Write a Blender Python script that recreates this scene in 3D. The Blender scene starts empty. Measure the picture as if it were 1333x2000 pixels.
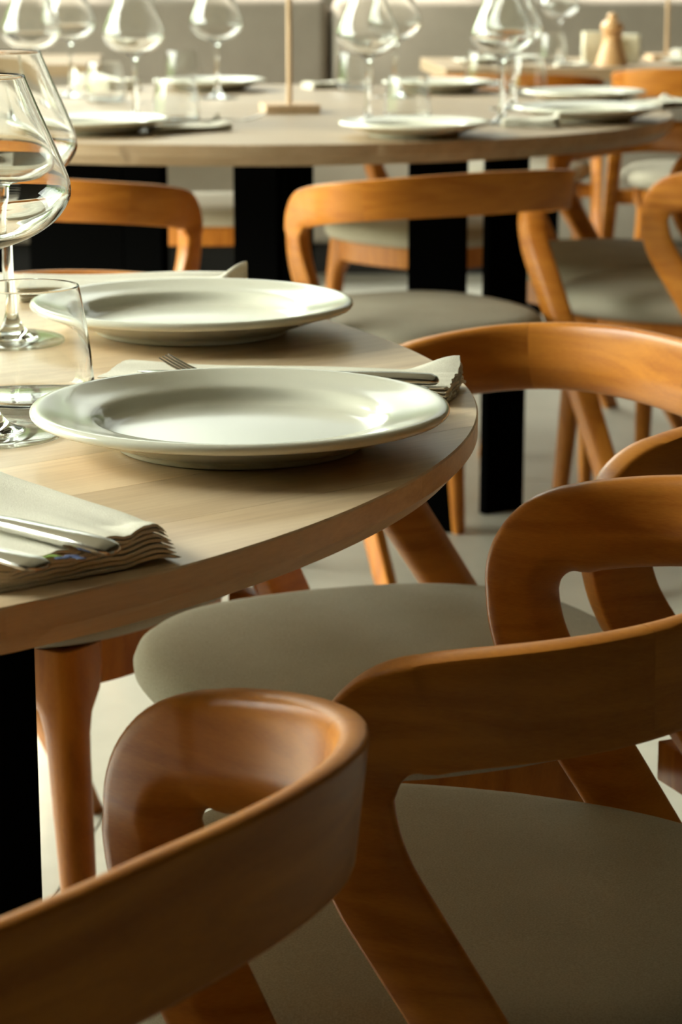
import bpy, bmesh, math, random
from mathutils import Vector, Matrix
random.seed(7)
C = bpy.context.scene.collection
PI = math.pi
rad = math.radians

# ------------------------------------------------------------------ camera
FPX, HCAM = 4500.0, 1.073
PITCH = math.atan(1088 / FPX)
cam_d = bpy.data.cameras.new('camera')
cam = bpy.data.objects.new('camera', cam_d)
C.objects.link(cam)
cam.location = (0, 0, HCAM)
cam.rotation_euler = (PI / 2 - PITCH, 0, 0)
cam_d.sensor_fit = 'VERTICAL'
cam_d.sensor_height = 36.0
cam_d.lens = 36.0 * FPX / 2000.0
cam_d.clip_start = 0.05
cam_d.dof.use_dof = True
cam_d.dof.focus_distance = 1.52
cam_d.dof.aperture_fstop = 81 / 6.3
bpy.context.scene.camera = cam

# ------------------------------------------------------------------ world, sun, exposure
SC = bpy.context.scene
w = bpy.data.worlds.new('world')
SC.world = w
w.use_nodes = True
nt = w.node_tree
nt.nodes.clear()
out = nt.nodes.new('ShaderNodeOutputWorld')
bg = nt.nodes.new('ShaderNodeBackground')
tc = nt.nodes.new('ShaderNodeTexCoord')
sep = nt.nodes.new('ShaderNodeSeparateXYZ')
noi = nt.nodes.new('ShaderNodeTexNoise')
noi.inputs['Scale'].default_value = 5.0
noi.inputs['Detail'].default_value = 5.0
mad = nt.nodes.new('ShaderNodeMath'); mad.operation = 'MULTIPLY_ADD'
mad.inputs[1].default_value = 0.30
ramp = nt.nodes.new('ShaderNodeValToRGB')
cr = ramp.color_ramp
cr.elements[0].position = 0.0; cr.elements[0].color = (0.10, 0.12, 0.06, 1)
cr.elements[1].position = 1.0; cr.elements[1].color = (0.92, 0.99, 0.94, 1)
for p, c in ((0.17, (0.05, 0.10, 0.03, 1)), (0.31, (0.16, 0.24, 0.09, 1)), (0.36, (0.93, 1.0, 0.87, 1)), (0.6, (0.95, 1.0, 0.88, 1))):
    e = cr.elements.new(p); e.color = c
nt.links.new(tc.outputs['Generated'], sep.inputs[0])
nt.links.new(tc.outputs['Generated'], noi.inputs['Vector'])
nt.links.new(noi.outputs[0], mad.inputs[0])
nt.links.new(sep.outputs['Z'], mad.inputs[2])
nt.links.new(mad.outputs[0], ramp.inputs[0])
nt.links.new(ramp.outputs[0], bg.inputs['Color'])
# the sky is brighter towards the sun, which stands beyond the left windows
SKY_LOW, SKY_SUN = 0.6, 16.0
dot = nt.nodes.new('ShaderNodeVectorMath'); dot.operation = 'DOT_PRODUCT'
dot.inputs[1].default_value = (-0.98, 0.2, 0.0)
mr = nt.nodes.new('ShaderNodeMapRange'); mr.interpolation_type = 'SMOOTHSTEP'
mr.inputs['From Min'].default_value = 0.15; mr.inputs['From Max'].default_value = 0.85
mr.inputs['To Min'].default_value = SKY_LOW; mr.inputs['To Max'].default_value = SKY_SUN
nt.links.new(tc.outputs['Generated'], dot.inputs[0])
nt.links.new(dot.outputs['Value'], mr.inputs[0])
up = nt.nodes.new('ShaderNodeMath'); up.operation = 'MULTIPLY_ADD'; up.use_clamp = False
up.inputs[1].default_value = 2.6; up.inputs[2].default_value = 0.55
mul = nt.nodes.new('ShaderNodeMath'); mul.operation = 'MULTIPLY'
zc_ = nt.nodes.new('ShaderNodeMath'); zc_.operation = 'MAXIMUM'; zc_.inputs[1].default_value = 0.0
nt.links.new(sep.outputs['Z'], zc_.inputs[0]); nt.links.new(zc_.outputs[0], up.inputs[0])
nt.links.new(mr.outputs[0], mul.inputs[0]); nt.links.new(up.outputs[0], mul.inputs[1])
nt.links.new(mul.outputs[0], bg.inputs['Strength'])
nt.links.new(bg.outputs[0], out.inputs[0])

sun_d = bpy.data.lights.new('sun', 'SUN')
sun_d.energy = 14.0
sun_d.angle = rad(0.7)
sun_d.color = (1.0, 0.95, 0.84)
sun = bpy.data.objects.new('sun', sun_d)
C.objects.link(sun)
sun_dir = Vector((math.cos(rad(43)) * 0.98, -math.cos(rad(43)) * 0.2, -math.sin(rad(43))))
sun.rotation_euler = sun_dir.to_track_quat('-Z', 'Y').to_euler()
sun.location = (-9, 4, 5)

ROOM = dict(x0=-4.2, x1=3.6, y0=-2.6, y1=8.75, z1=4.1)
def portal(name, loc, size, rot):
    l = bpy.data.lights.new(name, 'AREA')
    l.shape = 'RECTANGLE'; l.size, l.size_y = size
    l.cycles.is_portal = True
    o = bpy.data.objects.new(name, l); C.objects.link(o)
    o.location = loc; o.rotation_euler = rot
portal('window_portal', (ROOM['x0'] - 0.02, 4.3, 1.9), (5.4, 3.8), (0, -PI / 2, 0))
bpy.data.objects['window_portal'].rotation_euler = Vector((1, 0, 0)).to_track_quat('-Z', 'Y').to_euler()
portal('window_portal_back', (-0.5, ROOM['y1'] + 0.05, 2.55), (6.6, 2.5), Vector((0, -1, 0)).to_track_quat('-Z', 'Y').to_euler())

SC.view_settings.view_transform = 'Standard'
SC.view_settings.look = 'None'
SC.view_settings.gamma = 1.0
SC.view_settings.use_curve_mapping = False
SC.view_settings.exposure = 0.18

# ------------------------------------------------------------------ helpers
def at(px, py, z):
    """point of the world at height z seen at that spot of the photograph"""
    u = (px - 666.5) / FPX; v = (1000 - py) / FPX
    dy = math.cos(PITCH) + v * math.sin(PITCH); dz = -math.sin(PITCH) + v * math.cos(PITCH)
    t = (z - HCAM) / dz
    return Vector((u * t, dy * t, z))

def tag(o, label=None, cat=None, group=None, kind=None):
    if label: o['label'] = label
    if cat: o['category'] = cat
    if group: o['group'] = group
    if kind: o['kind'] = kind
    return o

def thing(name, label, cat, loc=(0, 0, 0), rz=0.0, group=None):
    o = bpy.data.objects.new(name, None); C.objects.link(o)
    o.location = loc; o.rotation_euler = (0, 0, rz); o.empty_display_size = 0.05
    return tag(o, label, cat, group)

def finish(bm, sharp=38, smooth=True):
    bmesh.ops.remove_doubles(bm, verts=bm.verts, dist=1e-6)
    bmesh.ops.recalc_face_normals(bm, faces=bm.faces)
    for f in bm.faces: f.smooth = smooth
    for e in bm.edges:
        if len(e.link_faces) == 2 and e.calc_face_angle(0) > rad(sharp): e.smooth = False

def obj(name, bm, mat, parent=None, sharp=38, smooth=True):
    finish(bm, sharp, smooth)
    me = bpy.data.meshes.new(name)
    bm.to_mesh(me); bm.free()
    if mat: me.materials.append(mat)
    o = bpy.data.objects.new(name, me); C.objects.link(o)
    if parent: o.parent = parent
    return o

def copy_tree(o, parent=None):
    c = o.copy(); C.objects.link(c)
    c.parent = parent
    for ch in o.children: copy_tree(ch, c)
    return c

def box(bm, c, s, rot=None, bev=0.0):
    r = bmesh.ops.create_cube(bm, size=1.0)
    vs = r['verts']
    for v in vs:
        v.co = Vector((v.co.x * s[0], v.co.y * s[1], v.co.z * s[2]))
    if bev:
        es = list({e for v in vs for e in v.link_edges})
        rr = bmesh.ops.bevel(bm, geom=es, offset=bev, segments=2, affect='EDGES', profile=0.5)
        vs = list({v for f in rr['faces'] for v in f.verts} | {v for v in vs if v.is_valid})
    M = Matrix.Translation(Vector(c))
    if rot is not None: M = M @ rot.to_4x4()
    for v in vs: v.co = M @ v.co

def lathe(prof, n=64, bm=None, off=(0, 0, 0)):
    """revolves a list of (r, z); the profile may start and end on the axis"""
    bm = bm or bmesh.new()
    rings = []
    for r, z in prof:
        if r < 1e-6:
            rings.append([bm.verts.new((off[0], off[1], z + off[2]))])
        else:
            rings.append([bm.verts.new((off[0] + r * math.cos(2 * PI * i / n), off[1] + r * math.sin(2 * PI * i / n), z + off[2])) for i in range(n)])
    for a, b in zip(rings, rings[1:]):
        for i in range(n):
            j = (i + 1) % n
            if len(a) == 1 and len(b) == 1: continue
            if len(a) == 1: bm.faces.new((a[0], b[j], b[i]))
            elif len(b) == 1: bm.faces.new((a[i], a[j], b[0]))
            else: bm.faces.new((a[i], a[j], b[j], b[i]))
    return bm

def smooth_profile(pts, sub=6):
    """catmull-rom through the profile"""
    P = [Vector(p) for p in pts]
    res = []
    for i in range(len(P) - 1):
        p0 = P[max(i - 1, 0)]; p1 = P[i]; p2 = P[i + 1]; p3 = P[min(i + 2, len(P) - 1)]
        for k in range(sub):
            t = k / sub
            q = 0.5 * ((2 * p1) + (-p0 + p2) * t + (2 * p0 - 5 * p1 + 4 * p2 - p3) * t * t + (-p0 + 3 * p1 - 3 * p2 + p3) * t ** 3)
            res.append((max(q.x, 0.0), q.y))
    res.append(tuple(P[-1]))
    return res

def tube(bm, pts, radii, n=12, flat=None):
    """round bar through points, capped; flat = (a, b) scales the section"""
    P = [Vector(p) for p in pts]
    rings = []
    up0 = None
    for i, p in enumerate(P):
        t = (P[min(i + 1, len(P) - 1)] - P[max(i - 1, 0)]).normalized()
        ref = up0 if up0 is not None else (Vector((0, 0, 1)) if abs(t.z) < 0.9 else Vector((1, 0, 0)))
        s = t.cross(ref).normalized(); u = s.cross(t).normalized(); up0 = u
        a, b = flat or (1, 1)
        r = radii[i] if hasattr(radii, '__len__') else radii
        rings.append([bm.verts.new(p + s * r * a * math.cos(2 * PI * k / n) + u * r * b * math.sin(2 * PI * k / n)) for k in range(n)])
    for a, b in zip(rings, rings[1:]):
        for i in range(n):
            j = (i + 1) % n
            bm.faces.new((a[i], a[j], b[j], b[i]))
    bm.faces.new(rings[0][::-1]); bm.faces.new(rings[-1])

# ------------------------------------------------------------------ materials
def mat(name, col, rough=0.5, spec=0.5, **kw):
    m = bpy.data.materials.new(name); m.use_nodes = True
    b = m.node_tree.nodes['Principled BSDF']
    b.inputs['Base Color'].default_value = (*col, 1)
    b.inputs['Roughness'].default_value = rough
    b.inputs['Specular IOR Level'].default_value = spec
    for k, v in kw.items():
        b.inputs[k.replace('_', ' ')].default_value = v
    return m

def grain(m, c1, c2, scale=(1, 1, 1), noise=6.0, bump=0.05, rand=0.0, rings=True, detail=6, fine=90.0):
    """streaky two-tone wood along the axis with the smallest scale"""
    t = m.node_tree; L = t.links.new; b = t.nodes['Principled BSDF']
    co = t.nodes.new('ShaderNodeTexCoord'); mp = t.nodes.new('ShaderNodeMapping')
    mp.inputs['Scale'].default_value = scale
    L(co.outputs['Object'], mp.inputs[0])
    oi = t.nodes.new('ShaderNodeObjectInfo')
    comb = t.nodes.new('ShaderNodeVectorMath'); comb.operation = 'MULTIPLY_ADD'
    comb.inputs[1].default_value = (13.0, 7.0, 5.0)
    L(oi.outputs['Random'], comb.inputs[0]); L(mp.outputs[0], comb.inputs[2])
    n1 = t.nodes.new('ShaderNodeTexNoise'); n1.inputs['Scale'].default_value = noise; n1.inputs['Detail'].default_value = detail
    n1.inputs['Distortion'].default_value = 1.2 if rings else 0.2
    L(comb.outputs[0], n1.inputs['Vector'])
    n2 = t.nodes.new('ShaderNodeTexNoise'); n2.inputs['Scale'].default_value = fine; n2.inputs['Detail'].default_value = 3
    L(comb.outputs[0], n2.inputs['Vector'])
    mx = t.nodes.new('ShaderNodeMath'); mx.operation = 'MULTIPLY_ADD'; mx.inputs[1].default_value = 0.35
    L(n2.outputs[0], mx.inputs[0]); L(n1.outputs[0], mx.inputs[2])
    rp = t.nodes.new('ShaderNodeValToRGB')
    rp.color_ramp.elements[0].position = 0.47; rp.color_ramp.elements[0].color = (*c1, 1)
    rp.color_ramp.elements[1].position = 0.87; rp.color_ramp.elements[1].color = (*c2, 1)
    L(mx.outputs[0], rp.inputs[0])
    last = rp.outputs[0]
    if rand:
        hsv = t.nodes.new('ShaderNodeHueSaturation')
        mr = t.nodes.new('ShaderNodeMapRange'); mr.inputs['To Min'].default_value = 1 - rand; mr.inputs['To Max'].default_value = 1 + rand
        L(oi.outputs['Random'], mr.inputs[0]); L(mr.outputs[0], hsv.inputs['Value']); L(last, hsv.inputs['Color'])
        last = hsv.outputs[0]
    L(last, b.inputs['Base Color'])
    bp = t.nodes.new('ShaderNodeBump'); bp.inputs['Strength'].default_value = bump; bp.inputs['Distance'].default_value = 0.001
    L(mx.outputs[0], bp.inputs['Height']); L(bp.outputs[0], b.inputs['Normal'])
    return m

def cloth(m, c1, c2, scale=900.0, bump=0.25, rough=0.95):
    t = m.node_tree; L = t.links.new; b = t.nodes['Principled BSDF']
    b.inputs['Roughness'].default_value = rough
    co = t.nodes.new('ShaderNodeTexCoord')
    n1 = t.nodes.new('ShaderNodeTexNoise'); n1.inputs['Scale'].default_value = scale; n1.inputs['Detail'].default_value = 2
    n2 = t.nodes.new('ShaderNodeTexNoise'); n2.inputs['Scale'].default_value = 9.0; n2.inputs['Detail'].default_value = 4
    L(co.outputs['Object'], n1.inputs['Vector']); L(co.outputs['Object'], n2.inputs['Vector'])
    ad = t.nodes.new('ShaderNodeMath'); ad.operation = 'MULTIPLY_ADD'; ad.inputs[1].default_value = 0.6
    L(n2.outputs[0], ad.inputs[0]); L(n1.outputs[0], ad.inputs[2])
    rp = t.nodes.new('ShaderNodeValToRGB')
    rp.color_ramp.elements[0].position = 0.55; rp.color_ramp.elements[0].color = (*c1, 1)
    rp.color_ramp.elements[1].position = 1.05; rp.color_ramp.elements[1].color = (*c2, 1)
    L(ad.outputs[0], rp.inputs[0]); L(rp.outputs[0], b.inputs['Base Color'])
    bp = t.nodes.new('ShaderNodeBump'); bp.inputs['Strength'].default_value = bump; bp.inputs['Distance'].default_value = 0.0006
    L(n1.outputs[0], bp.inputs['Height']); L(bp.outputs[0], b.inputs['Normal'])
    return m

M_BEECH = grain(mat('beech', (0.5, 0.2, 0.05), 0.36, 0.22), (0.33, 0.102, 0.010), (0.50, 0.186, 0.022), scale=(2.0, 2.0, 14.0), noise=3.0, bump=0.04, rand=0.12)
M_BEECH_LEG = grain(mat('beech_leg', (0.5, 0.2, 0.05), 0.38, 0.22), (0.31, 0.095, 0.010), (0.48, 0.178, 0.022), scale=(14.0, 9.0, 1.6), noise=3.0, bump=0.04, rand=0.14)
M_OAK = grain(mat('oak_top', (0.6, 0.42, 0.26), 0.36, 0.5), (0.60, 0.415, 0.245), (0.80, 0.61, 0.395), scale=(0.9, 13.0, 22.0), noise=2.0, bump=0.02, rand=0.10, fine=26)
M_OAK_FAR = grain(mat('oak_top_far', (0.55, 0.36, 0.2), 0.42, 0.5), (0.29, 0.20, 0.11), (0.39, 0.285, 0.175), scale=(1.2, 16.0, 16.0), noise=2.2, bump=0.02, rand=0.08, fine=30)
M_SEAT = cloth(mat('seat_fabric', (0.3, 0.27, 0.22), 0.95, 0.2), (0.275, 0.245, 0.185), (0.37, 0.335, 0.26), scale=700)
M_SOFA = cloth(mat('banquette_fabric', (0.34, 0.29, 0.24), 0.95, 0.2), (0.29, 0.25, 0.205), (0.35, 0.305, 0.25), scale=300, bump=0.15)
M_LINEN = cloth(mat('linen', (0.75, 0.7, 0.58), 0.95, 0.2), (0.66, 0.61, 0.49), (0.82, 0.78, 0.66), scale=1200, bump=0.5)
M_PLATE = mat('porcelain', (0.77, 0.75, 0.62), 0.16, 0.5, Coat_Weight=0.35, Coat_Roughness=0.08)
M_BLACK = mat('black_steel', (0.0015, 0.0015, 0.0015), 0.7, 0.0)
M_STEEL = mat('steel', (0.62, 0.61, 0.57), 0.16, 0.5, Metallic=1.0)
M_GLASS = mat('glass', (0.99, 1.0, 0.99), 0.0, 0.5, Transmission_Weight=1.0, IOR=1.45)
def thin_glass():
    """clear sheet too thin to bend light: passes it on, mirrors more and tints more towards grazing"""
    m = bpy.data.materials.new('thin_glass'); m.use_nodes = True
    t = m.node_tree; t.nodes.clear(); L = t.links.new
    o = t.nodes.new('ShaderNodeOutputMaterial'); lw = t.nodes.new('ShaderNodeLayerWeight'); lw.inputs['Blend'].default_value = 0.5
    p = t.nodes.new('ShaderNodeMath'); p.operation = 'POWER'; p.inputs[1].default_value = 3.6
    ma = t.nodes.new('ShaderNodeMath'); ma.operation = 'MULTIPLY_ADD'; ma.inputs[1].default_value = 0.75; ma.inputs[2].default_value = 0.045
    p2 = t.nodes.new('ShaderNodeMath'); p2.operation = 'POWER'; p2.inputs[1].default_value = 5.0
    mc = t.nodes.new('ShaderNodeMixRGB'); mc.inputs[1].default_value = (0.985, 0.99, 0.985, 1); mc.inputs[2].default_value = (0.50, 0.56, 0.50, 1)
    tr = t.nodes.new('ShaderNodeBsdfTransparent'); gl = t.nodes.new('ShaderNodeBsdfGlossy'); gl.inputs['Roughness'].default_value = 0.0
    mx = t.nodes.new('ShaderNodeMixShader')
    L(lw.outputs['Facing'], p.inputs[0]); L(p.outputs[0], ma.inputs[0]); L(lw.outputs['Facing'], p2.inputs[0]); L(p2.outputs[0], mc.inputs[0])
    L(mc.outputs[0], tr.inputs[0]); L(ma.outputs[0], mx.inputs[0]); L(tr.outputs[0], mx.inputs[1]); L(gl.outputs[0], mx.inputs[2]); L(mx.outputs[0], o.inputs[0])
    return m
M_THIN = thin_glass()
M_WALL = mat('plaster', (0.30, 0.26, 0.20), 0.9, 0.2)
M_CEIL = mat('ceiling_paint', (0.30, 0.28, 0.23), 0.9, 0.2)
M_WALLD = mat('brown_plaster', (0.035, 0.018, 0.008), 0.9, 0.2)
M_DARK = mat('plinth_paint', (0.012, 0.011, 0.01), 0.6, 0.3)
M_FRAME = mat('window_frame_paint', (0.05, 0.05, 0.05), 0.5, 0.4)
M_FLOOR = grain(mat('concrete_tile', (0.5, 0.47, 0.4), 0.33, 0.5), (0.33, 0.31, 0.25), (0.42, 0.395, 0.325), scale=(1, 1, 1), noise=1.6, bump=0.01, rand=0.03, fine=25)
M_GROUT = mat('grout', (0.10, 0.10, 0.07), 0.9, 0.2)
M_MILL = grain(mat('mill_wood', (0.6, 0.35, 0.15), 0.4, 0.5), (0.55, 0.30, 0.12), (0.68, 0.42, 0.20), scale=(10, 10, 2), noise=3, bump=0.02)
M_ROD = grain(mat('rod_wood', (0.55, 0.38, 0.22), 0.5, 0.4), (0.50, 0.33, 0.18), (0.62, 0.43, 0.26), scale=(10, 10, 2), noise=3, bump=0.02)
M_CARD = mat('cream_card', (0.72, 0.66, 0.48), 0.8, 0.3)
M_EMB_B = mat('thread_blue', (0.10, 0.13, 0.25), 0.9, 0.2)
M_EMB_G = mat('thread_green', (0.22, 0.33, 0.06), 0.9, 0.2)
M_PAVE = mat('outside_paving', (0.35, 0.34, 0.30), 0.9, 0.2)

# ------------------------------------------------------------------ the room
R = ROOM
def slab(name, c, s, m, parent=None, label=None):
    bm = bmesh.new(); box(bm, c, s)
    o = obj(name, bm, m, parent, smooth=False)
    if parent is None: tag(o, label, None, None, 'structure')
    return o

xm, ym = (R['x0'] + R['x1']) / 2, (R['y0'] + R['y1']) / 2
W_, D_ = R['x1'] - R['x0'], R['y1'] - R['y0']
floor = slab('floor', (xm, ym, -0.06), (W_ + 0.6, D_ + 0.6, 0.10), M_GROUT, label='pale concrete tile floor with thin dark joints')
# tiles: one joint runs past the point under the near table, slightly turned to the room
seam_p = Vector((-0.320, 2.65)); seam_a = math.atan2(2.795 - 2.491, -0.306 + 0.343)
tile_w = 1.20
ca, sa = math.cos(seam_a), math.sin(seam_a)
tile_me = None
def inside_room(x, y, mg=0.0): return R['x0'] + mg < x < R['x1'] - mg and R['y0'] + mg < y < R['y1'] - mg
def clip_poly(poly, x0, x1, y0, y1):
    def cl(P, f, g):
        res = []
        for i in range(len(P)):
            a, b = P[i - 1], P[i]
            fa, fb = f(a), f(b)
            if (fa >= 0) != (fb >= 0): res.append(a + (b - a) * (fa / (fa - fb)))
            if fb >= 0: res.append(b)
        return res
    for f in (lambda p: p.x - x0, lambda p: x1 - p.x, lambda p: p.y - y0, lambda p: y1 - p.y):
        if poly: poly = cl(poly, f, None)
    return poly
for i in range(-8, 9):
    for j in range(-8, 9):
        h = tile_w / 2 - 0.0018
        cu, cv = j * tile_w + 0.35, (i + 0.5) * tile_w
        poly = []
        for du, dv in ((-h, -h), (h, -h), (h, h), (-h, h)):
            u, v = cu + du, cv + dv
            poly.append(Vector((seam_p.x + u * ca - v * sa, seam_p.y + u * sa + v * ca)))
        poly = clip_poly(poly, R['x0'], R['x1'], R['y0'], R['y1'])
        if len(poly) < 3: continue
        cx = sum(p.x for p in poly) / len(poly); cy = sum(p.y for p in poly) / len(poly)
        if cy < -0.8 or abs(cx) > 3.4: pass
        bm = bmesh.new()
        top = [bm.verts.new((p.x - cx, p.y - cy, 0.0)) for p in poly]
        bot = [bm.verts.new((p.x - cx, p.y - cy, -0.012)) for p in poly]
        bm.faces.new(top); bm.faces.new(bot[::-1])
        n = len(poly)
        for k in range(n): bm.faces.new((top[k], bot[k], bot[(k + 1) % n], top[(k + 1) % n]))
        o = obj('floor_tile', bm, M_FLOOR, floor, smooth=False)
        o.location = (cx, cy, 0)

slab('ceiling', (xm, ym, R['z1'] + 0.05), (W_ + 0.6, D_ + 0.6, 0.10), M_CEIL, label='plain ceiling')
slab('wall_right', (R['x1'] + 0.1, ym, R['z1'] / 2), (0.2, D_, R['z1']), M_WALLD, label='plain wall at the right')
slab('wall_front', (xm, R['y0'] - 0.1, R['z1'] / 2), (W_ + 0.4, 0.2, R['z1']), M_WALLD, label='plain wall behind the viewer')
# left wall with a long glazed front: piers and sill
slab('wall_left', (R['x0'] - 0.1, (R['y0'] + 1.6) / 2, R['z1'] / 2), (0.2, 1.6 - R['y0'], R['z1']), M_WALL, label='plain pier of the glazed wall, near end')
slab('wall_left_far', (R['x0'] - 0.1, (7.0 + R['y1']) / 2, R['z1'] / 2), (0.2, R['y1'] - 7.0, R['z1']), M_WALL, label='plain pier of the glazed wall, far end')
slab('wall_left_head', (R['x0'] - 0.1, 4.3, 3.95), (0.2, 5.4, 0.3), M_WALL, label='lintel of the glazed wall')
slab('pavement', (R['x0'] - 6.0, 3.5, -0.10), (11.0, 24, 0.1), M_PAVE, label='paving outside the windows')
# back wall above the banquette
slab('wall_back', (xm, R['y1'] + 0.1, 0.65), (W_ + 0.4, 0.2, 1.3), M_WALL, label='low wall behind the banquette')
slab('wall_back_head', (xm, R['y1'] + 0.1, 3.95), (W_ + 0.4, 0.2, 0.3), M_WALL, label='lintel above the back windows')
slab('wall_back_pier', ((R['x0'] - 3.8) / 2, R['y1'] + 0.1, 2.55), (0.4, 0.2, 2.5), M_WALL, label='pier at the left of the back windows')
slab('wall_back_side', ((R['x1'] + 2.8) / 2, R['y1'] + 0.1, 2.55), (0.8, 0.2, 2.5), M_WALL, label='pier at the right of the back windows')

def window(name, axis, a0, a1, z0, z1, pos, n, label):
    bm = bmesh.new()
    def bar(a, z, la, lz):
        if axis == 'y': box(bm, (pos, a, z), (0.06, la, lz))
        else: box(bm, (a, pos, z), (la, 0.06, lz))
    bar((a0 + a1) / 2, z0 + 0.03, a1 - a0, 0.06); bar((a0 + a1) / 2, z1 - 0.03, a1 - a0, 0.06)
    for k in range(n + 1):
        a = a0 + (a1 - a0) * k / n
        a = min(max(a, a0 + 0.03), a1 - 0.03)
        bar(a, (z0 + z1) / 2, 0.055, z1 - z0 - 0.12)
    o = obj(name, bm, M_FRAME, None, smooth=False)
    tag(o, label, None, None, 'structure')
window('window_1', 'y', 1.6, 7.0, 0.0, 3.8, R['x0'] - 0.05, 6, 'dark frame of the full-height windows at the left')
window('window_2', 'x', -3.8, 2.8, 1.3, 3.8, R['y1'] + 0.05, 5, 'dark frame of the windows above the banquette')

# ------------------------------------------------------------------ round tables
def outline_fn(centre, pts, r0, harm=3, lam=0.02):
    """smooth closed outline close to the measured rim points (harmonic fit of the radius)"""
    import numpy as np
    th = []; rr = []
    for p in pts:
        d = Vector((p[0] - centre[0], p[1] - centre[1])); th.append(math.atan2(d.y, d.x)); rr.append(d.length)
    A = [[1.0] + [f(k * t) for k in range(2, harm + 1) for f in (math.cos, math.sin)] for t in th]
    A = np.array(A); b = np.array(rr) - r0
    n = A.shape[1]
    reg = np.eye(n) * lam; reg[0, 0] = 0.5
    s = np.linalg.solve(A.T @ A + reg, A.T @ b)
    def f(t):
        v = r0 + s[0]; i = 1
        for k in range(2, harm + 1):
            v += s[i] * math.cos(k * t) + s[i + 1] * math.sin(k * t); i += 2
        return v
    return f

def table_top(root, rf, ang, nst, th, m, ztop=0.75, cham=0.012):
    """tabletop of staves: each stave is a strip of the outline, staves run along ang"""
    N = 720
    P = []
    for i in range(N):
        t = 2 * PI * i / N
        r = rf(t + ang)
        P.append((r * math.cos(t), r * math.sin(t)))
    # in the stave frame: x along the staves, y across
    def hits(P, y):
        xs = []
        for i in range(N):
            a, b = P[i], P[(i + 1) % N]
            if (a[1] - y) * (b[1] - y) < 0 or a[1] == y:
                t = (y - a[1]) / (b[1] - a[1]) if b[1] != a[1] else 0
                xs.append(a[0] + (b[0] - a[0]) * t)
        return (min(xs), max(xs)) if len(xs) > 1 else None
    sc = lambda k: [(x * k, y * k) for x, y in P]
    R_ = rf(0)
    levels = [(ztop, 0.9985), (ztop - 0.0012, 1.0), (ztop - th * 0.55, 1.0), (ztop - th, 1 - cham / R_)]
    ymin = min(p[1] for p in P); ymax = max(p[1] for p in P)
    edges = [ymin + (ymax - ymin) * k / nst for k in range(nst + 1)]
    for k in range(nst):
        y0, y1 = edges[k] + 0.00015, edges[k + 1] - 0.00015
        bm = bmesh.new()
        n = 10 if 0 < k < nst - 1 else 26
        rows = []
        for i in range(n + 1):
            f = i / n
            if k == 0: f = f ** 2
            if k == nst - 1: f = 1 - (1 - f) ** 2
            y = y0 + (y1 - y0) * f
            L, Rr = [], []
            for z, kk in levels:
                yy = max(min(y, ymax * kk - 1e-5), ymin * kk + 1e-5)
                h = hits(sc(kk), yy) or (0, 0)
                L.append(bm.verts.new((h[0], yy, z))); Rr.append(bm.verts.new((h[1], yy, z)))
            rows.append(L[::-1] + Rr)
        for a, b in zip(rows, rows[1:]):
            m_ = len(a)
            for i in range(m_):
                bm.faces.new((a[i], a[(i + 1) % m_], b[(i + 1) % m_], b[i]))
        bm.faces.new(rows[0][::-1]); bm.faces.new(rows[-1])
        o = obj('stave', bm, m, root, sharp=30)
        o.rotation_euler = (0, 0, ang)

def board_leg(root, p0, p1, ztop, th=0.022, name='leg'):
    """upright black board from p0 to p1 in plan (local), standing on the floor"""
    p0 = Vector(p0); p1 = Vector(p1); d = p1 - p0
    bm = bmesh.new()
    box(bm, ((p0.x + p1.x) / 2, (p0.y + p1.y) / 2, ztop / 2), (d.length, th, ztop), Matrix.Rotation(math.atan2(d.y, d.x), 3, 'Z'), bev=0.0015)
    return obj(name, bm, M_BLACK, root, smooth=False)

near_c = (-0.705, 1.72)
near_pts = [(-0.312, 2.383), (-0.273, 2.368), (-0.207, 2.337), (-0.012, 2.071), (0.046, 1.965), (0.084, 1.838), (0.100, 1.715), (0.098, 1.635), (0.081, 1.528), (0.043, 1.397), (0.011, 1.374), (-0.02, 1.299), (-0.056, 1.247), (-0.083, 1.209), (-0.125, 1.165), (-0.175, 1.133)]
t1 = thing('dining_table', 'round pale oak dining table with black board legs, nearest the viewer', 'table', (*near_c, 0))
near_rf = outline_fn(near_c, near_pts, 0.80, harm=5, lam=0.002)
stave_a = math.atan2(at(620, 925, .75).y - at(150, 1010, .75).y, at(620, 925, .75).x - at(150, 1010, .75).x)
table_top(t1, near_rf, stave_a, 20, 0.029, M_OAK)
def loc1(x, y): return (x - near_c[0], y - near_c[1])
board_leg(t1, loc1(-0.226, 1.62), loc1(-0.50, 1.56), 0.7205)
board_leg(t1, loc1(-0.51, 1.58), loc1(-0.56, 1.86), 0.7205)
board_leg(t1, loc1(-1.00, 1.50), loc1(-1.20, 1.60), 0.7205)
board_leg(t1, loc1(-0.9, 2.05), loc1(-1.15, 2.15), 0.7205)

far_c = (-0.2335, 5.039)
far_pts = [(-0.473, 4.16), (-0.283, 4.069), (-0.095, 4.046), (0.121, 4.103), (0.412, 4.318), (0.588, 4.584), (0.719, 4.999), (-0.035, 6.0), (-0.219, 6.0)]
t2 = thing('dining_table', 'large round oak dining table with black board legs in the middle distance', 'table', (*far_c, 0))
far_rf = outline_fn(far_c, far_pts, 0.966, harm=2, lam=0.02)
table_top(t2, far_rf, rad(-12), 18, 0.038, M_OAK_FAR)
def loc2(px, y, z=0.3):
    # plan point on the ray of that column at distance y
    return ((px - 666.5) / FPX * (y * math.cos(PITCH) + (HCAM - z) * math.sin(PITCH)) - far_c[0], y - far_c[1])
for (xa, ya, xb, yb) in ((70, 4.62, 252, 4.50), (254, 4.50, 327, 4.44), (466, 4.42, 550, 4.36), (552, 4.36, 606, 4.42), (798, 4.30, 908, 4.27), (946, 4.42, 1022, 4.47)):
    board_leg(t2, loc2(xa, ya), loc2(xb, yb), 0.7115)

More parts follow.
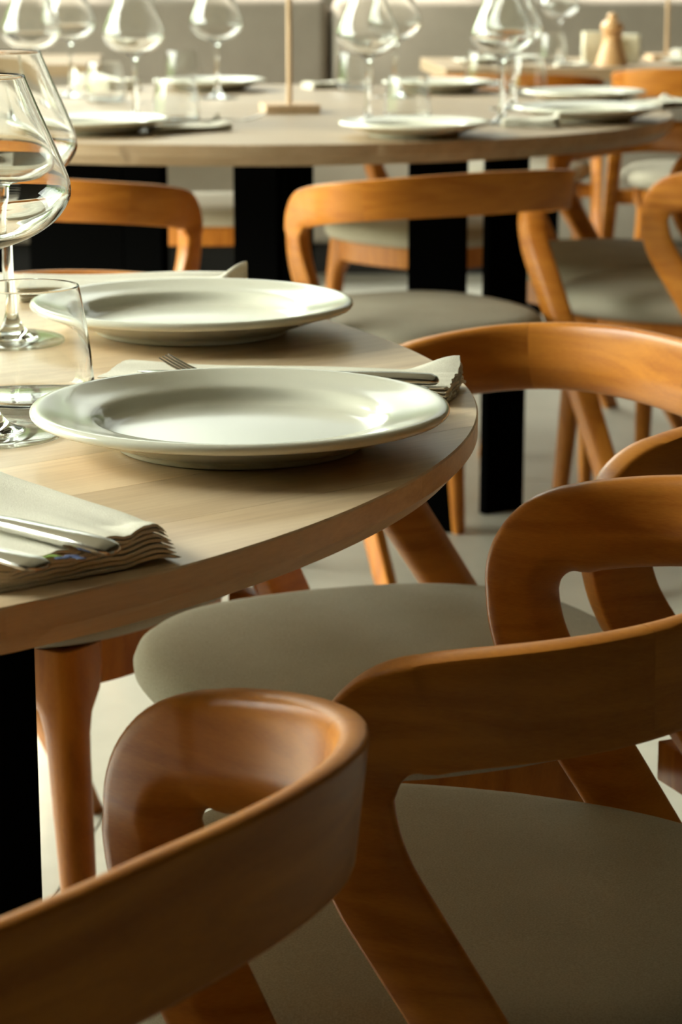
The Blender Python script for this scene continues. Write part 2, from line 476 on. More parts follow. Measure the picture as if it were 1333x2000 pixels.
# ------------------------------------------------------------------ chairs
A_, B_ = 0.234, 0.168          # half width at the arms, depth of the bend
def chair_path():
    """centre line from the middle of the back round the right side to the right foot: (pos, outward normal, width, thickness)"""
    pts = []
    n = 2.7
    K = 160
    for i in range(K + 1):
        ph = PI / 2 * (1 - i / K)
        x = A_ * math.cos(ph) ** (2 / n) if ph < PI / 2 - 1e-9 else 0.0
        y = -B_ * math.sin(ph) ** (2 / n)
        pts.append(Vector((x, y, 0)))
    pts.append(Vector((A_, 0.0, 0)))
    # resample by length
    L = [0]
    for a, b in zip(pts, pts[1:]): L.append(L[-1] + (b - a).length)
    T = L[-1]
    def P(s):
        s = min(max(s, 0), T)
        for i in range(len(L) - 1):
            if L[i + 1] >= s:
                f = (s - L[i]) / max(L[i + 1] - L[i], 1e-9)
                return pts[i].lerp(pts[i + 1], f)
        return pts[-1]
    res = []
    nb = 44
    for i in range(nb + 1):
        s = T * i / nb
        p = P(s); tg = (P(s + 0.004) - P(s - 0.004)).normalized()
        nrm = Vector((tg.y, -tg.x, 0)) * -1
        if nrm.dot(Vector((p.x, p.y + 0.06, 0))) < 0: nrm = -nrm
        u = s / T
        k = min(max(-p.y / B_, 0), 1)
        p = p.copy(); p.z = 0.666 + 0.026 * (k ** 0.8)
        res.append([p, nrm, 0.0665 + 0.0050 * max(0, 1 - u / 0.6), 0.0120 + 0.0160 * max(0, (u - 0.30) / 0.70) ** 1.2])
    # tight corner
    R1 = 0.043
    z0 = 0.666
    N = Vector((1, 0, 0))
    for i in range(1, 15):
        a = PI / 2 * (1 - i / 14)
        f = i / 14
        res.append([Vector((A_, R1 * math.cos(a), z0 - R1 + R1 * math.sin(a))), N, 0.0665 - 0.0135 * f, 0.029 + 0.002 * f])
    R2 = 0.13; am = rad(34)
    for i in range(1, 11):
        a = am * i / 10; f = i / 10
        res.append([Vector((A_, R1 - R2 * (1 - math.cos(a)), z0 - R1 - R2 * math.sin(a))), N, 0.053 + 0.001 * f, 0.031])
    y1 = R1 - R2 * (1 - math.cos(am)); z1 = z0 - R1 - R2 * math.sin(am)
    for i in range(1, 9):
        f = i / 8
        z = z1 * (1 - f)
        res.append([Vector((A_ + 0.006 * f, y1 - (z1 - z) * math.tan(am) * (1 - 0.12 * f), z)), N, 0.054 - 0.012 * f, 0.032 - 0.006 * f])
    return res
CP = chair_path()
SECT = [(0.45, 0.5), (0.15, 0.5), (-0.15, 0.5), (-0.45, 0.5), (-0.488, 0.46), (-0.5, 0.36), (-0.5, -0.05), (-0.485, -0.26), (-0.45, -0.40), (-0.39, -0.48), (-0.30, -0.5),
        (-0.10, -0.5), (0.06, -0.5), (0.13, -0.485), (0.20, -0.42), (0.29, -0.27), (0.38, -0.07), (0.45, 0.13), (0.488, 0.28), (0.5, 0.38), (0.488, 0.46)]
LEAN = rad(6)
def sweep(seq, mirror=False, flat_foot=False):
    bm = bmesh.new(); rings = []
    for i, (p, nrm, wd, th) in enumerate(seq):
        a = seq[max(i - 1, 0)][0]; b = seq[min(i + 1, len(seq) - 1)][0]
        tg = (b - a).normalized()
        W = tg.cross(nrm).normalized()
        if i == 0: W0 = W
        ring = []
        k = min(max((p.z - 0.56) / 0.08, 0), 1)
        Rm = Matrix.Rotation(LEAN * k, 3, tg)
        if (Rm @ Vector((0, 0, 1))).dot(nrm) < 0: Rm = Matrix.Rotation(-LEAN * k, 3, tg)
        Wl, Nl = Rm @ W, Rm @ nrm
        for sw, sn in SECT:
            q = p + Wl * (sw * wd) + Nl * (sn * th)
            if flat_foot and i == len(seq) - 1: q.z = 0.0
            if mirror: q.x = -q.x
            ring.append(bm.verts.new(q))
        rings.append(ring)
    n = len(SECT)
    for a, b in zip(rings, rings[1:]):
        for i in range(n):
            j = (i + 1) % n
            bm.faces.new((a[i], a[j], b[j], b[i]))
    bm.faces.new(rings[0][::-1]); bm.faces.new(rings[-1])
    return bm
JOINT = 28   # path index of the finger joint
for q in CP: q[1] = q[1].normalized()

def sup(a, b, t, n):
    c, s = math.cos(t), math.sin(t)
    return a * math.copysign(abs(c) ** (2 / n), c), b * math.copysign(abs(s) ** (2 / n), s)
SEAT_Y = 0.075
def seat_ring(t, k=1.0, inset=0.0):
    x, y = sup(0.226 - inset, 0.222 - inset, t, 3.0)
    # narrower to the back, softly bowed front
    f = (y / 0.222)
    x *= 1.0 - 0.10 * max(0, -f)
    y += 0.010 * max(0, f) * (1 - (x / 0.226) ** 2)
    return x, y + SEAT_Y

def make_chair():
    t = thing('dining_chair', 'x', 'chair')
    # backrest: the bent middle of the band
    mid = [[p.copy(), n.copy(), w_, th_] for p, n, w_, th_ in CP[:JOINT + 1]]
    left = [[Vector((-p.x, p.y, p.z)), Vector((-n.x, n.y, n.z)), w_, th_] for p, n, w_, th_ in CP[1:JOINT + 1]]
    seq = left[::-1] + mid
    obj('backrest', sweep(seq), M_BEECH, t, sharp=50)
    for mir in (False, True):
        obj('bent_arm', sweep(CP[JOINT:72], mir), M_BEECH, t, sharp=50)
        obj('rear_leg', sweep(CP[71:], mir, True), M_BEECH_LEG, t, sharp=50)
    # cushion
    bm = bmesh.new(); n = 96
    prof = [(0.022, 0.424), (0.009, 0.428), (0.001, 0.438), (0.0, 0.447), (0.004, 0.458), (0.014, 0.466), (0.035, 0.4705), (0.08, 0.4735), (0.14, 0.4755), (0.19, 0.476)]
    rings = []
    for ins, z in prof:
        rings.append([bm.verts.new((*seat_ring(2 * PI * i / n, inset=ins), z)) for i in range(n)])
    for a, b in zip(rings, rings[1:]):
        for i in range(n):
            j = (i + 1) % n
            bm.faces.new((a[i], a[j], b[j], b[i]))
    bm.faces.new(rings[0][::-1]); bm.faces.new(rings[-1])
    obj('seat_cushion', bm, M_SEAT, t, sharp=60)
    # seat frame: ring of rails under the cushion, with stubs to the rear legs
    bm = bmesh.new()
    rr = []
    for ins, z in ((0.030, 0.422), (0.034, 0.375), (0.056, 0.375), (0.056, 0.422)):
        rr.append([bm.verts.new((*seat_ring(2 * PI * i / n, inset=ins), z)) for i in range(n)])
    for k in range(4):
        a, b = rr[k], rr[(k + 1) % 4]
        for i in range(n):
            j = (i + 1) % n
            bm.faces.new((a[i], a[j], b[j], b[i]))
    bm2 = bmesh.new()
    obj('seat_frame', bm, M_BEECH_LEG, t, sharp=40)
    bm2.free()
    for s in (-1, 1):
        bm = bmesh.new(); box(bm, (s * 0.208, -0.052, 0.402), (0.050, 0.030, 0.036), bev=0.002)
        obj('side_stub', bm, M_BEECH_LEG, t)
    # front legs: tapered, flaring into a bracket under the frame
    for s in (-1, 1):
        bm = bmesh.new(); rings = []
        m = 16
        for z, hw in ((0.421, 0.046), (0.395, 0.044), (0.375, 0.040), (0.355, 0.028), (0.335, 0.0215), (0.31, 0.0195), (0.2, 0.0170), (0.1, 0.0145), (0.0, 0.0115)):
            f = 1 - z / 0.421
            cx, cy = s * (0.170 + 0.042 * f), SEAT_Y + 0.140 + 0.022 * f
            sh = max(0, hw - 0.024)       # brackets flare inward along both rails
            ring = []
            for i in range(m):
                a = 2 * PI * i / m
                x, y = sup(0.0205 if hw > 0.0205 else hw, 0.0205 if hw > 0.0205 else hw, a, 2.6)
                if sh:
                    if x * s < 0: x -= s * sh * 1.2
                    if y < 0: y -= sh * 1.2
                ring.append(bm.verts.new((cx + x, cy + y, z)))
            rings.append(ring)
        for a, b in zip(rings, rings[1:]):
            for i in range(m):
                j = (i + 1) % m
                bm.faces.new((a[i], a[j], b[j], b[i]))
        bm.faces.new(rings[0][::-1]); bm.faces.new(rings[-1])
        obj('front_leg', bm, M_BEECH_LEG, t, sharp=50)
    return t

chair0 = make_chair()
used = [False]
def chair(x, y, fx, fy, label, group, z=0.0, sc=1.0, dy=0.0, sx=1.0):
    o = copy_tree(chair0) if used[0] else chair0
    used[0] = True
    o.location = (x, y, z)
    o.rotation_euler = (0, 0, math.atan2(fy, fx) - PI / 2)
    if dy:      # the seat of this one sits a little farther forward or back
        for ch in o.children:
            if ch.name.split('.')[0] in ('seat_cushion', 'seat_frame', 'front_leg'): ch.location.y = dy
    if sc != 1.0 or sx != 1.0: o.scale = (sc * sx, sc, sc)
    o['label'] = label
    o['group'] = group
    return o
G1, G2, G3 = 'chairs around the near round table', 'chairs around the far round table', 'chairs along the banquette'
chair(-0.212, 0.957, -0.79, 0.61, 'beech chair in the lower left corner, its curved back turned to the viewer', G1)
chair(0.112, 1.42, -0.958, 0.287, 'beech chair at the lower right with the dark taupe seat in shade', G1, dy=-0.035, sx=0.93)
chair(0.164, 2.03, -0.922, -0.387, 'beech chair at the right of the near table with the lightest grey seat in front', G1, dy=0.04, sx=1.03)
chair(-0.292, 2.415, -0.56, -0.83, 'beech chair tucked in under the far side of the near table', G1)
chair(0.156, 3.955, -0.49, 0.872, 'beech chair with its broad back to the viewer, centre right, before the far table', G2)
chair(-0.49, 3.90, 0.36, 0.93, 'beech chair behind the wine glasses at the left, back to the viewer', G2)
chair(0.715, 4.29, -0.87, 0.49, 'beech chair cut by the right edge of the photo, at the far table', G2)
chair(0.62, 4.87, -0.90, -0.43, 'beech chair at the right side of the far table, seat behind the right black leg', G2)
chair(0.27, 5.50, -0.73, -0.68, 'beech chair facing the viewer beyond the far table, seat front left of the black leg', G2)
chair(-0.33, 5.95, 0.05, -1.0, 'beech chair facing the viewer beyond the far table, seen between two black legs', G2)

# ------------------------------------------------------------------ banquette
bq = thing('banquette', 'long upholstered greige banquette along the back wall', 'sofa', (0, 8.2, 0))
seam_x = at(645, 100, .8).x * 8.35 / at(645, 100, .8).y
for (xa, xb) in ((-3.4, seam_x - 1.62), (seam_x - 1.60, seam_x - 0.008), (seam_x + 0.008, seam_x + 1.60), (seam_x + 1.62, 3.4)):
    bm = bmesh.new(); box(bm, ((xa + xb) / 2, 0.28, 0.66), (xb - xa, 0.16, 0.53), Matrix.Rotation(rad(-4), 3, 'X'), bev=0.035)
    obj('back_cushion', bm, M_SOFA, bq, sharp=70)
bm = bmesh.new(); box(bm, (0, 0.44, 0.44), (6.9, 0.10, 0.88)); obj('back_panel', bm, M_SOFA, bq, smooth=False)
bm = bmesh.new(); box(bm, (0, 0.03, 0.29), (6.9, 0.70, 0.36), bev=0.03); obj('seat', bm, M_SOFA, bq, sharp=70)
bm = bmesh.new(); box(bm, (0, 0.06, 0.055), (6.8, 0.62, 0.11)); obj('plinth', bm, M_DARK, bq, smooth=False)

# banquette tables
def rect_table(cx, cy, sx, sy, rz, label):
    t = thing('banquette_table', label, 'table', (cx, cy, 0), rz)
    nst = 6
    for k in range(nst):
        bm = bmesh.new()
        y0 = -sy / 2 + sy * k / nst; hh = sy / nst - 0.0006
        box(bm, (0, y0 + sy / nst / 2, 0.731), (sx, hh, 0.038), bev=0.002)
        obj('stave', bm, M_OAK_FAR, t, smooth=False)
    for s in (-1, 1):
        bm = bmesh.new(); box(bm, (s * (sx / 2 - 0.35), 0, 0.365), (0.10, 0.05, 0.694)); obj('leg', bm, M_BLACK, t, smooth=False)
        bm = bmesh.new(); box(bm, (s * (sx / 2 - 0.35), 0, 0.010), (0.10, 0.46, 0.020)); obj('foot', bm, M_BLACK, t, smooth=False)
    return t
rect_table(1.03, 7.28, 1.50, 0.72, rad(4), 'rectangular oak table before the banquette at the right, with the pepper mill')
rect_table(-1.42, 7.45, 1.30, 0.72, rad(4), 'rectangular oak table before the banquette at the left, behind the wine glasses')
chair(1.00, 6.30, 0.22, 0.97, 'beech chair with its back to the viewer before the right banquette table', G3, sc=1.08)
chair(0.50, 6.75, 0.10, 1.0, 'beech chair pushed under the left end of the right banquette table', G3, sc=1.03)

# ------------------------------------------------------------------ tableware
def plate_mesh():
    pr = [(0, 0.0045), (0.070, 0.0040), (0.078, 0.0010), (0.0805, 0.0), (0.0830, 0.0012), (0.0850, 0.0045), (0.100, 0.0095), (0.120, 0.0165), (0.1330, 0.0205),
          (0.1375, 0.0218), (0.1390, 0.0243), (0.1380, 0.0268), (0.1350, 0.0280), (0.1300, 0.0274), (0.115, 0.0238), (0.102, 0.0215), (0.0975, 0.0200),
          (0.0942, 0.0170), (0.0910, 0.0136), (0.0860, 0.0112), (0.077, 0.0103), (0.05, 0.0100), (0, 0.0098)]
    return smooth_profile(pr, 3)
PL = plate_mesh()
p0 = obj('dinner_plate', lathe(PL, 128), M_PLATE, None, sharp=60)
def plate(loc, label, group, sc=1.0, first=[True]):
    o = p0 if first[0] else p0.copy()
    if not first[0]: C.objects.link(o)
    first[0] = False
    o.location = loc; o.scale = (sc, sc, sc)
    return tag(o, label, 'plate', group)
ZT = 0.75
def on(px, py, h=0.0, zt=ZT):
    """a spot on the tabletop; px, py show a point h above it"""
    p = at(px, py, zt + h); return Vector((p.x, p.y, zt + 0.0003))
PG, PF = 'plates on the near table', 'plates on the far table'
plate(on(470, 803, .023), 'ivory dinner plate in front on the near table, before the napkin', PG, 1.02)
plate(on(376, 597, .023), 'ivory dinner plate farther back on the near table, behind the first one', PG, 1.02)
plate(on(810, 241, .023), 'dinner plate at the near edge of the far table, right of the wooden stand', PF)
plate(on(1147, 213, .023), 'dinner plate at the right edge of the far table, front one of two', PF, 1.08)
plate(on(1142, 180, .023), 'dinner plate at the right of the far table, behind the other', PF)
plate(on(858, 161, .023), 'dinner plate at the back of the far table, right of the centre', PF)
plate(on(410, 158, .023), 'dinner plate at the back left of the far table, behind the tumblers', PF)
plate(on(186, 235, .023), 'dinner plate at the near left edge of the far table', PF)

# wine glass: thin bowl, solid stem, thin foot
def wine_bowl():
    b = smooth_profile([(0.0, 0.1296), (0.016, 0.1300), (0.036, 0.1375), (0.052, 0.1485), (0.0606, 0.1610), (0.0620, 0.1700), (0.0596, 0.1800), (0.0512, 0.2010), (0.0418, 0.2230), (0.0330, 0.2450)], 6)
    c = smooth_profile([(0.0321, 0.2450), (0.0408, 0.2230), (0.0502, 0.2010), (0.0586, 0.1800), (0.0609, 0.1700), (0.0593, 0.1618), (0.0506, 0.1503), (0.0350, 0.1399), (0.016, 0.1335), (0.0, 0.1328)], 6)
    return b + c
def wine_stem(): return smooth_profile([(0.0, 0.0030), (0.026, 0.0034), (0.0150, 0.0085), (0.0072, 0.020), (0.0050, 0.040), (0.0044, 0.080), (0.0047, 0.112), (0.0068, 0.1240), (0.014, 0.1294), (0.0, 0.1294)], 5)
def wine_foot(): return smooth_profile([(0.0, 0.0012), (0.030, 0.0004), (0.050, 0.0), (0.0518, 0.0011), (0.0505, 0.0022), (0.036, 0.0029), (0.0, 0.0030)], 4)
g0 = thing('wine_glass', 'x', 'glass')
obj('bowl', lathe(wine_bowl(), 72), M_GLASS, g0, sharp=80)
obj('stem', lathe(wine_stem(), 40), M_GLASS, g0, sharp=80)
obj('foot', lathe(wine_foot(), 72), M_THIN, g0, sharp=80)
def wine(loc, label, group, first=[True]):
    o = g0 if first[0] else copy_tree(g0)
    first[0] = False
    o.location = loc; return tag(o, label, 'glass', group)
WG, WF = 'wine glasses on the near table', 'wine glasses on the far table'
wine(on(-24, 850), 'large empty wine glass on the near table, foremost at the left edge', WG)
wine(on(20, 667), 'large empty wine glass on the near table, behind the foremost one', WG)
for px, py, lb in ((265, 237, 'wine glass behind the near left plate of the far table'),
                   (66, 225, 'wine glass at the far left of the far table, above the near glasses'),
                   (140, 190, 'wine glass at the left of the far table, behind the leftmost one'),
                   (425, 192, 'wine glass standing alone left of the wooden stand on the far table'),
                   (719, 242, 'wine glass right of the wooden stand, behind the plate at the edge'),
                   (772, 190, 'wine glass farther back between tumbler and rear plate, right of centre'),
                   (980, 242, 'wine glass at the right of the far table beside the rolled napkin'),
                   (1002, 214, 'wine glass at the right of the far table, just behind its twin')):
    wine(on(px, py), lb, WF)
wine(Vector((at(1093, 98, .75).x * 7.3 / at(1093, 98, .75).y, 7.3, 0.7503)), 'wine glass on the right banquette table left of the pepper mill', 'wine glasses on the banquette table')

def tumbler_wall():
    o_ = smooth_profile([(0.0, 0.0068), (0.040, 0.0068), (0.0445, 0.0088), (0.0468, 0.0180), (0.0462, 0.030), (0.0435, 0.055), (0.0400, 0.078), (0.0375, 0.0895)], 5)
    i_ = smooth_profile([(0.0363, 0.0895), (0.0388, 0.078), (0.0422, 0.055), (0.0449, 0.030), (0.0454, 0.0190), (0.042, 0.0105), (0.034, 0.0085), (0.0, 0.0080)], 5)
    return o_ + i_
k0 = thing('tumbler', 'x', 'glass')
obj('wall', lathe(tumbler_wall(), 72), M_GLASS, k0, sharp=80)
obj('base', lathe(smooth_profile([(0.0, 0.0), (0.030, 0.0), (0.0375, 0.0012), (0.0425, 0.0052), (0.040, 0.0066), (0.0, 0.0066)], 4), 72), M_THIN, k0, sharp=80)
def tumbler(loc, label, group, first=[True]):
    o = k0 if first[0] else copy_tree(k0)
    first[0] = False
    o.location = loc; return tag(o, label, 'glass', group)
tumbler(on(60, 795), 'short clear tumbler on the near table before the wine glasses', 'tumblers on the near table')
for px, py, lb in ((345, 243, 'tumbler near the left plate of the far table'),
                   (356, 170, 'tumbler at the back left of the far table, by the rear plate'),
                   (796, 238, 'tumbler behind the middle plate of the far table'),
                   (692, 176, 'tumbler at the back of the far table, right of the wooden stand'),
                   (944, 172, 'tumbler on the far table, left of the twin wine glasses'),
                   (1030, 188, 'tumbler on the far table, right of the twin wine glasses'),
                   (206, 200, 'tumbler at the left of the far table between the wine glasses')):
    tumbler(on(px, py), lb, 'tumblers on the far table')
tumbler(Vector((at(1078, 108, .75).x * 7.15 / at(1078, 108, .75).y, 7.15, 0.7503)), 'tumbler on the right banquette table before the wine glass', 'tumblers on the banquette table')

# ------------------------------------------------------------------ napkins and cutlery
def napkin(a, b, width, side, layers, label, group, th=0.0024, curl=0.0, curl_side=1, seed=1, roll=0.0, coarse=False, lift=None):
    """folded napkin with its long axis from a to b (plan points); the b end shows the folded layers.
    curl lifts the corner of the b end on side curl_side"""
    rnd = random.Random(seed)
    a = Vector(a[:2]); b = Vector(b[:2]); d = b - a; Lh = d.length
    t = thing('napkin', label, 'napkin', (a.x, a.y, ZT + 0.0003), math.atan2(d.y, d.x), group)
    nx, ny = (14, 8) if coarse else (56, 26)
    for l in range(layers):
        bm = bmesh.new()
        x_end = Lh - rnd.uniform(0, 0.0012) - 0.0004 * l
        p0_ = rnd.uniform(-0.6, 0.6)
        y0 = -width / 2 + rnd.uniform(0, 0.0012); y1 = width / 2 - rnd.uniform(0, 0.0012)
        zb = l * th
        def surf(u, v, top):
            x = x_end * u + 0.0007 * math.sin(13 * v + p0_ * 3) + 0.0005 * math.sin(47 * v + l)
            y = y0 + (y1 - y0) * v + 0.0008 * math.sin(14 * u + seed)
            lf = (l + 0.4) / layers
            z = zb * (1 + 0.10 * math.sin(9 * v + seed))
            z += lf * 0.0013 * (math.sin(17 * v + seed) + 0.5 * math.sin(43 * v + 2 * seed + p0_)) * max(0, (u - 0.6) / 0.4)
            z += 0.0014 * lf * math.sin(7 * u + 3 * v)
            w_ = v if curl_side > 0 else 1 - v
            k = max(0, (u - 0.82) / 0.18); kk = k * k * (3 - 2 * k)
            hump = math.exp(-((w_ - 0.86) / 0.13) ** 2) + 0.25 * math.exp(-((w_ - 0.55) / 0.12) ** 2)
            z += curl * kk * hump * (0.25 + 0.75 * lf)
            y -= (1 if curl_side > 0 else -1) * 0.010 * kk * lf * max(0, (w_ - 0.8) / 0.2) * (curl / 0.014)
            e = min(1, min(v, 1 - v) / 0.03)   # rounded folded sides
            half = th * 0.43 * math.sqrt(max(0.02, 1 - (1 - e) ** 2))
            mid = z + th * 0.5
            return Vector((x, y, max(mid + half, 0.0) if top else max(mid - half, 0.0)))
        G = {}
        for tp in (0, 1):
            for i in range(nx + 1):
                for j in range(ny + 1):
                    G[tp, i, j] = bm.verts.new(surf(i / nx, (j / ny), tp))
        for i in range(nx):
            for j in range(ny):
                bm.faces.new((G[1, i, j], G[1, i + 1, j], G[1, i + 1, j + 1], G[1, i, j + 1]))
                bm.faces.new((G[0, i, j], G[0, i, j + 1], G[0, i + 1, j + 1], G[0, i + 1, j]))
        for i in range(nx):
            bm.faces.new((G[0, i, 0], G[0, i + 1, 0], G[1, i + 1, 0], G[1, i, 0]))
            bm.faces.new((G[1, i, ny], G[1, i + 1, ny], G[0, i + 1, ny], G[0, i, ny]))
        for j in range(ny):
            bm.faces.new((G[0, 0, j + 1], G[0, 0, j], G[1, 0, j], G[1, 0, j + 1]))
            bm.faces.new((G[0, nx, j], G[0, nx, j + 1], G[1, nx, j + 1], G[1, nx, j]))
        obj('fold', bm, M_LINEN, t, sharp=60)
    return t

def bar_shape(bm, stations, n=14):
    """stations: (x, z, half width, half thickness) along local x"""
    rings = []
    for x, z, hw, ht in stations:
        rings.append([bm.verts.new((x, hw * math.cos(2 * PI * i / n), z + ht * math.sin(2 * PI * i / n))) for i in range(n)])
    for a, b in zip(rings, rings[1:]):
        for i in range(n):
            j = (i + 1) % n
            bm.faces.new((a[i], a[j], b[j], b[i]))
    bm.faces.new(rings[0][::-1]); bm.faces.new(rings[-1])

def knife(end, direc, z, label, group=None):
    """end = handle end; the knife lies along direc from it"""
    t = thing('table_knife', label, 'knife', (end.x, end.y, z), math.atan2(direc.y, direc.x), group)
    bm = bmesh.new()
    bar_shape(bm, [(0.0, 0.0035, 0.003, 0.001), (0.0015, 0.0040, 0.0068, 0.0030), (0.006, 0.0046, 0.0084, 0.0044), (0.03, 0.0048, 0.0086, 0.0047), (0.08, 0.0042, 0.0070, 0.0040), (0.112, 0.0034, 0.0046, 0.0030), (0.118, 0.0034, 0.0044, 0.0028)])
    obj('handle', bm, M_STEEL, t, sharp=60)
    bm = bmesh.new()
    bar_shape(bm, [(0.117, 0.0034, 0.0042, 0.0020), (0.125, 0.0030, 0.0085, 0.0010), (0.16, 0.0028, 0.0100, 0.0008), (0.205, 0.0028, 0.0095, 0.0007), (0.225, 0.0028, 0.0055, 0.0006), (0.231, 0.0028, 0.0012, 0.0004)])
    obj('blade', bm, M_STEEL, t, sharp=60)
    return t

def fork(end, direc, z, label, group=None, rise=0.014):
    t = thing('table_fork', label, 'fork', (end.x, end.y, z), math.atan2(direc.y, direc.x), group)
    bm = bmesh.new()
    bar_shape(bm, [(0.0, 0.0028, 0.003, 0.0008), (0.0015, 0.0034, 0.0074, 0.0024), (0.008, 0.0038, 0.0094, 0.0034), (0.04, 0.0036, 0.0074, 0.0032), (0.09, 0.0032, 0.0038, 0.0020), (0.125, 0.0044, 0.0030, 0.0018), (0.140, 0.0040, 0.0060, 0.0012), (0.152, 0.0030, 0.0115, 0.0010), (0.160, 0.0032, 0.0118, 0.0009)])
    obj('handle', bm, M_STEEL, t, sharp=60)
    for k in range(4):
        bm = bmesh.new()
        y = (k - 1.5) * 0.0062
        pts = [(0.158 + 0.046 * i / 6, y, 0.0032 + rise * (i / 6) ** 1.7) for i in range(7)]
        tube(bm, pts, [0.0018, 0.0018, 0.0017, 0.0016, 0.0015, 0.0013, 0.0008], n=8, flat=(1, 0.7))
        obj('tine', bm, M_STEEL, t, sharp=60)
    return t

NG = 'folded linen napkins on the near table'
# foremost napkin: its layered end faces the viewer at the table edge
ea, eb = Vector((-0.178, 1.155)), Vector((-0.086, 1.222))
ed = (eb - ea).normalized()
nd = Vector((-ed.y, ed.x))
ax_k = (at(0, 1028, .768) - at(215, 1083, .768)); ax_k = Vector((ax_k.x, ax_k.y)).normalized()
wn = 0.118
mid = eb - ed * wn * 0.5
perp = Vector((-ed.y, ed.x))
napkin(mid + perp * 0.24, mid, wn, 1, 7, 'thick folded cream linen napkin at the lower left edge of the near table', NG, th=0.0021, curl=0.012, curl_side=1, seed=3)
zc = ZT + 0.0163
kd = ax_k
def v2(px, py, z): p = at(px, py, z); return Vector((p.x, p.y))
knife(v2(222, 1084, zc + .003), kd, zc + 0.0012, 'steel knife handle on the foremost napkin, the longer handle at the lower left', 'cutlery on the foremost napkin')
fork(v2(82, 1113, zc + .003), kd, zc + 0.0012, 'steel fork handle on the foremost napkin, nearest the layered edge', 'cutlery on the foremost napkin')
# embroidered sprig by the fork
sp = thing('embroidered_sprig', 'small blue and green flower stitched on the foremost napkin', 'embroidery', (*v2(120, 1090, zc), zc + 0.0006))
for k in range(9):
    bm = bmesh.new()
    a = k * 0.7
    bmesh.ops.create_uvsphere(bm, u_segments=10, v_segments=6, radius=0.0022)
    for v in bm.verts: v.co = Vector((v.co.x * 1.4 + 0.0022 * k - 0.007, v.co.y * 0.8 + 0.003 * math.sin(a * 2), v.co.z * 0.25))
    obj('petal' if k > 2 else 'leaf', bm, M_EMB_B if k > 2 else M_EMB_G, sp)

# napkin behind the first plate
na, nb_ = Vector((-0.175, 1.762)), Vector((0.087, 1.706))
napkin(na, nb_, 0.088, 1, 5, 'folded linen napkin between the two near plates, its bunched end at the table edge', NG, th=0.0024, curl=0.016, curl_side=1, seed=8)
# bunched end: three upright folds
z2 = ZT + 0.0128
kk = v2(858, 746, z2 + .004); kdir = (v2(640, 738, z2 + .004) - kk).normalized()
knife(kk, kdir, z2 + 0.0010, 'steel knife on the napkin behind the first plate', 'cutlery behind the first plate')
fk = v2(838, 768, z2 + .003); fdir = (v2(330, 740, z2 + .003) - fk).normalized()
fork(fk, fdir, z2 + 0.0010, 'steel fork behind the first plate, tines raised above the rim', 'cutlery behind the first plate', rise=0.016)
# napkin behind the second plate
napkin(Vector((-0.31, 2.215)), Vector((-0.09, 2.225)), 0.08, 1, 5, 'linen napkin mostly hidden behind the second near plate', NG, th=0.0036, curl=0.020, curl_side=-1, seed=5)

NF = 'napkins on the far table'
def far_napkin(pa, pb, wd, label, layers=4, th=0.004, curl=0.01, seed=1, grp=NF):
    a_, b_ = on(*pa), on(*pb)
    napkin(a_, b_, wd, 1, layers, label, grp, th=th, curl=curl, seed=seed, coarse=True)
far_napkin((300, 262), (440, 254), 0.055, 'rumpled napkin at the near edge of the far table below the tumbler', seed=11, curl=0.022, layers=3, th=0.0045)
far_napkin((245, 178), (165, 166), 0.09, 'white napkin at the left of the far table, behind the glasses', seed=12, layers=5, th=0.005, curl=0.02)
far_napkin((985, 246), (1090, 248), 0.07, 'dark-edged napkin roll between the plates at the right of the far table', seed=13, curl=0.012)
far_napkin((1260, 214), (1322, 208), 0.09, 'napkin tip beyond the right edge plate of the far table', seed=14, curl=0.015)
far_napkin((600, 174), (672, 172), 0.07, 'small folded napkin at the back of the far table by the rear tumbler', seed=15)
fork(on(315, 256).to_2d(), Vector((1, 0.25)), ZT + 0.0150, 'fork lying on the rumpled napkin of the far table')

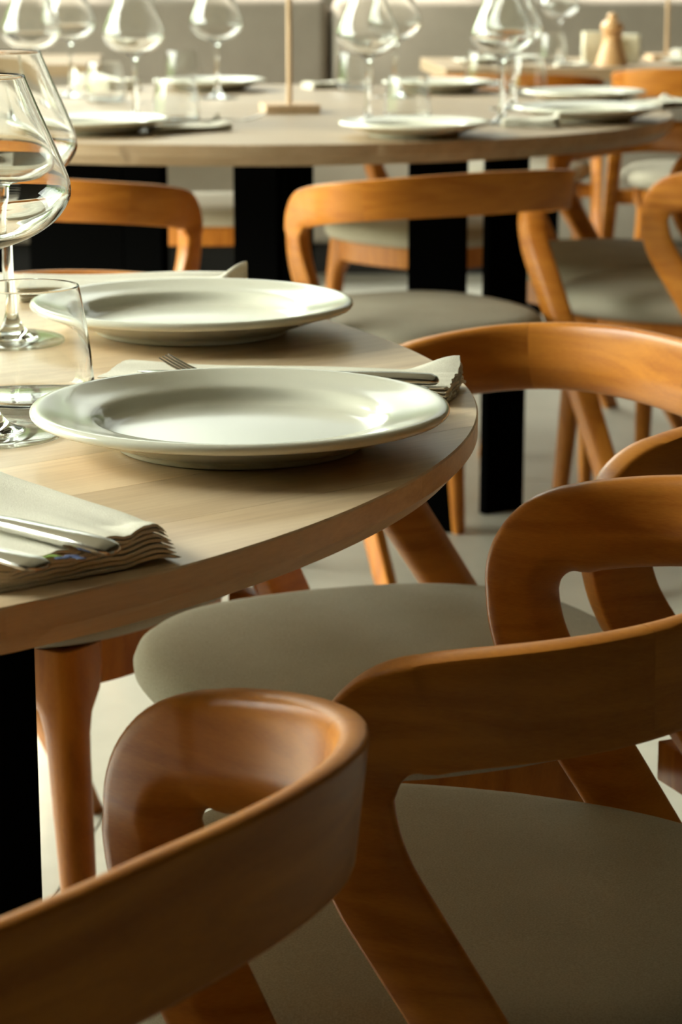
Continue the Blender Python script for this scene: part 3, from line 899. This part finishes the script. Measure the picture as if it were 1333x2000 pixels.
# wooden stand on the far table
s_ = thing('wooden_stand', 'slim wooden rod on a flat square block on the far table', 'stand', on(566, 219), rad(9))
bm = bmesh.new(); box(bm, (0, 0, 0.009), (0.115, 0.115, 0.018), bev=0.001); obj('base_block', bm, M_ROD, s_, smooth=False)
bm = bmesh.new(); tube(bm, [(0, 0, 0.017), (0, 0, 0.36)], 0.0058, 16); obj('rod', bm, M_ROD, s_)
s2 = thing('wooden_stand', 'slim wooden rod stand on the right banquette table', 'stand', (1.03, 7.42, 0.7503), 0.1)
bm = bmesh.new(); box(bm, (0, 0, 0.009), (0.115, 0.115, 0.018), bev=0.001); obj('base_block', bm, M_ROD, s2, smooth=False)
bm = bmesh.new(); tube(bm, [(0, 0, 0.017), (0, 0, 0.36)], 0.0058, 16); obj('rod', bm, M_ROD, s2)

# banquette table ware
def on3(px, y):
    return Vector(((px - 666.5) / FPX * (y * math.cos(PITCH) + .323 * math.sin(PITCH)), y, 0.7503))
mill = thing('pepper_mill', 'turned wooden pepper mill before cream cards on the banquette table', 'mill', on3(1195, 7.05))
obj('mill_body', lathe(smooth_profile([(0, 0), (0.046, 0.0), (0.048, 0.006), (0.040, 0.030), (0.030, 0.060), (0.027, 0.085), (0.031, 0.094), (0.0, 0.095)], 5), 40), M_MILL, mill)
obj('mill_head', lathe(smooth_profile([(0, 0.095), (0.024, 0.0955), (0.033, 0.106), (0.034, 0.118), (0.024, 0.130), (0.013, 0.136), (0.016, 0.144), (0.012, 0.152), (0, 0.155)], 5), 40), M_MILL, mill)
for px, y, w_, h_, rz, lb in ((1165, 7.2, 0.085, 0.095, 0.1, 'cream card holder left of the pepper mill'), (1225, 7.25, 0.075, 0.085, -0.25, 'cream card holder right of the pepper mill')):
    p = on3(px, y)
    bm = bmesh.new(); box(bm, (0, 0, h_ / 2), (w_, 0.05, h_), bev=0.004)
    o = obj('card_holder', bm, M_CARD); o.location = p; o.rotation_euler = (0, 0, rz)
    tag(o, lb, 'holder', 'cream card holders')
for px, y, lb, sc in ((940, 7.10, 'plate at the left end of the right banquette table', .62), (1010, 7.25, 'plate on the right banquette table behind the tumbler', .7), (1345, 7.15, 'plate on the right banquette table at the photo edge', .6)):
    plate(on3(px, y), lb, 'plates on the banquette table', sc)
napkin(on3(1085, 7.0), on3(1150, 7.0), 0.08, 1, 3, 'flat napkin before the pepper mill', 'napkins on the banquette table', th=0.003, coarse=True, seed=21)
napkin(on3(1318, 7.3), on3(1345, 7.32), 0.07, 1, 6, 'white napkin standing at the right edge of the banquette table', 'napkins on the banquette table', th=0.006, coarse=True, seed=22)
